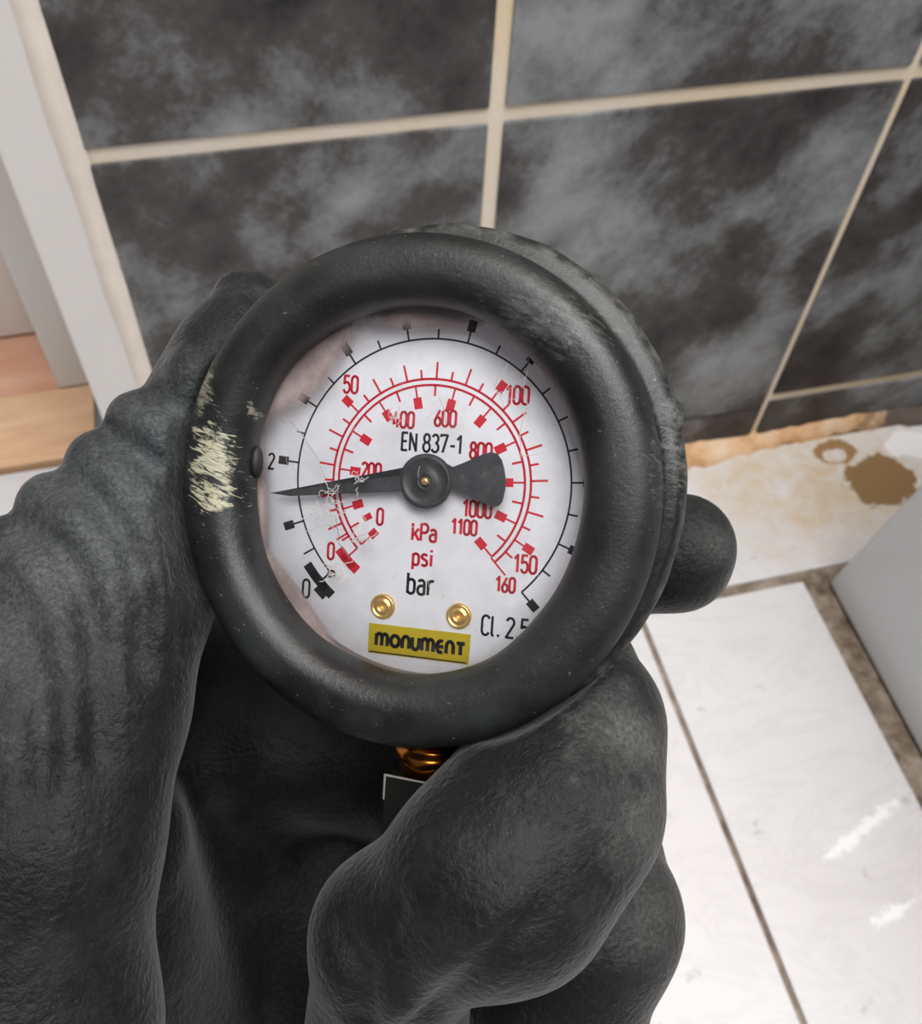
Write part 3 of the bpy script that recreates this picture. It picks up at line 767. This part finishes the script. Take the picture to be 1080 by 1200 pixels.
def surface_nets(v):
    s = v < 0
    nx_, ny_, nz_ = v.shape
    c = np.zeros((nx_ - 1, ny_ - 1, nz_ - 1), np.int8)
    for i in (0, 1):
        for j_ in (0, 1):
            for k_ in (0, 1): c += s[i:nx_ - 1 + i, j_:ny_ - 1 + j_, k_:nz_ - 1 + k_]
    act = (c > 0) & (c < 8)
    idx = -np.ones(act.shape, np.int64); I = np.argwhere(act); idx[act] = np.arange(len(I))
    acc = np.zeros((len(I), 3)); cnt = np.zeros(len(I))
    cor = [(i, j_, k_) for i in (0, 1) for j_ in (0, 1) for k_ in (0, 1)]
    for a in cor:
        for ax in range(3):
            if a[ax]: continue
            b_ = list(a); b_[ax] = 1
            va = v[I[:, 0] + a[0], I[:, 1] + a[1], I[:, 2] + a[2]]; vb_ = v[I[:, 0] + b_[0], I[:, 1] + b_[1], I[:, 2] + b_[2]]
            m_ = (va < 0) != (vb_ < 0)
            t = np.where(m_, va / np.where(m_, va - vb_, 1), 0)
            pt = np.array(a, float)[None] + t[:, None] * (np.array(b_) - np.array(a))[None]
            acc += pt * m_[:, None]; cnt += m_
    P = I + acc / cnt[:, None]
    faces = []
    for ax in range(3):
        u, w_ = (ax + 1) % 3, (ax + 2) % 3
        sl0 = [slice(None)] * 3; sl1 = [slice(None)] * 3
        sl0[ax] = slice(0, -1); sl1[ax] = slice(1, None)
        a = s[tuple(sl0)]; b_ = s[tuple(sl1)]
        E = np.argwhere(a != b_)
        E = E[(E[:, u] > 0) & (E[:, w_] > 0) & (E[:, u] < v.shape[u] - 1) & (E[:, w_] < v.shape[w_] - 1)]
        fl = a[E[:, 0], E[:, 1], E[:, 2]]
        def at(du, dw):
            q = E.copy(); q[:, u] -= du; q[:, w_] -= dw; return idx[q[:, 0], q[:, 1], q[:, 2]]
        f4 = np.stack([at(0, 0), at(1, 0), at(1, 1), at(0, 1)], 1)
        f4[~fl] = f4[~fl][:, ::-1]
        faces.append(f4)
    return P, np.concatenate(faces)
for sl in (0, -1):
    hand[sl] = 1; hand[:, sl] = 1; hand[:, :, sl] = 1        # close the surface where the arm leaves the modelled volume
P, FC = surface_nets(hand.astype(np.float64))
lab = np.arange(len(P))                                     # keep the one connected body
for _ in range(400):
    m_ = lab[FC].min(1); new = lab.copy(); np.minimum.at(new, FC.ravel(), np.repeat(m_, 4)); new = new[new]
    if (new == lab).all(): break
    lab = new
main = np.bincount(lab).argmax(); FC = FC[lab[FC[:, 0]] == main]
used = np.unique(FC); remap = -np.ones(len(P), np.int64); remap[used] = np.arange(len(used)); P = P[used]; FC = remap[FC]
P = lo + P * step
# light relaxation
for _ in range(2):
    acc = np.zeros_like(P); cnt = np.zeros(len(P))
    for a in range(4):
        i0, i1 = FC[:, a], FC[:, (a + 1) % 4]
        np.add.at(acc, i0, P[i1]); np.add.at(cnt, i0, 1); np.add.at(acc, i1, P[i0]); np.add.at(cnt, i1, 1)
    P = P * .5 + .5 * acc / np.maximum(cnt, 1)[:, None]
PWld = np.array([0, 0, H]) + (P * .001) @ M.T
base = PWld[np.argmax(P[:, 1])]

def WP_(x, y): return np.array([0, 0, H]) + M @ (cp(x, y, surf(hand, x, y) or 150) * .001)
DUST_AND_RIM_LIGHT = [(120, 600, .020, .8, sc(86, 90, 92)), (200, 490, .012, .7, sc(86, 90, 92)), (30, 720, .022, .7, sc(84, 86, 88)),
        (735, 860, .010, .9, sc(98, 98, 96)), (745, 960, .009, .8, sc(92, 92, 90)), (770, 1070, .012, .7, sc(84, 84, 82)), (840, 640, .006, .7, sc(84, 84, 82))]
def mat_glove():
    m, nt, b = nodes_mat('black_nitrile'); g = G(nt); p = g.pos()
    n = g.noise(p, 900, 5, .65); d = g.noise(p, 70, 7, .72); d2 = g.noise(p, 1500, 4, .7)
    c = g.mix(g.ramp(d, [(.45, 0), (.72, 1)]), sc(12, 12, 12), sc(38, 39, 39))
    c = g.mix(g.math('MULTIPLY', g.ramp(d2, [(.58, 0), (.72, 1)]), .12), c, sc(110, 110, 108))
    for (x, y, rad, f_, col) in DUST_AND_RIM_LIGHT:                      # powdery dust on the thumb; rim light painted on the fingers' right edges
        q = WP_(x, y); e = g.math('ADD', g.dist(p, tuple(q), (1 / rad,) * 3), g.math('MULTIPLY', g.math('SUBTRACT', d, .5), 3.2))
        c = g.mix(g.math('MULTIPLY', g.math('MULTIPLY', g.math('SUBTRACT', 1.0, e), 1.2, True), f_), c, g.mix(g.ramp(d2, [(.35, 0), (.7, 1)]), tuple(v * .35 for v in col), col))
    g.link(c, b.inputs['Base Color']); b.inputs['Roughness'].default_value = .55
    b.inputs['Specular IOR Level'].default_value = .28
    b.inputs['Sheen Weight'].default_value = .16; b.inputs['Sheen Roughness'].default_value = .35
    w2 = g.noise(p, 620, 3, .6)
    g.bump(g.math('ADD', g.math('MULTIPLY', n, 1.0), w2), .7, .0005, b)
    return m
person = empty('person'); person.location = tuple(base)
tag(person, 'gloved left hand holding the pressure gauge from below, thumb along its left side', 'person')
me = bpy.data.meshes.new('glove'); V = PWld - base
me.vertices.add(len(V)); me.vertices.foreach_set('co', V.astype(np.float32).ravel())
me.loops.add(FC.size); me.loops.foreach_set('vertex_index', FC.astype(np.int32).ravel())
me.polygons.add(len(FC)); me.polygons.foreach_set('loop_start', np.arange(0, FC.size, 4, dtype=np.int32))
me.update(calc_edges=True); me.validate(); me.shade_smooth()
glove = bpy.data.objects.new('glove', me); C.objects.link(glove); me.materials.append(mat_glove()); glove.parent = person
glove['label'] = 'black nitrile glove, dusty and wrinkled around the thumb'
print('glove verts', len(V))
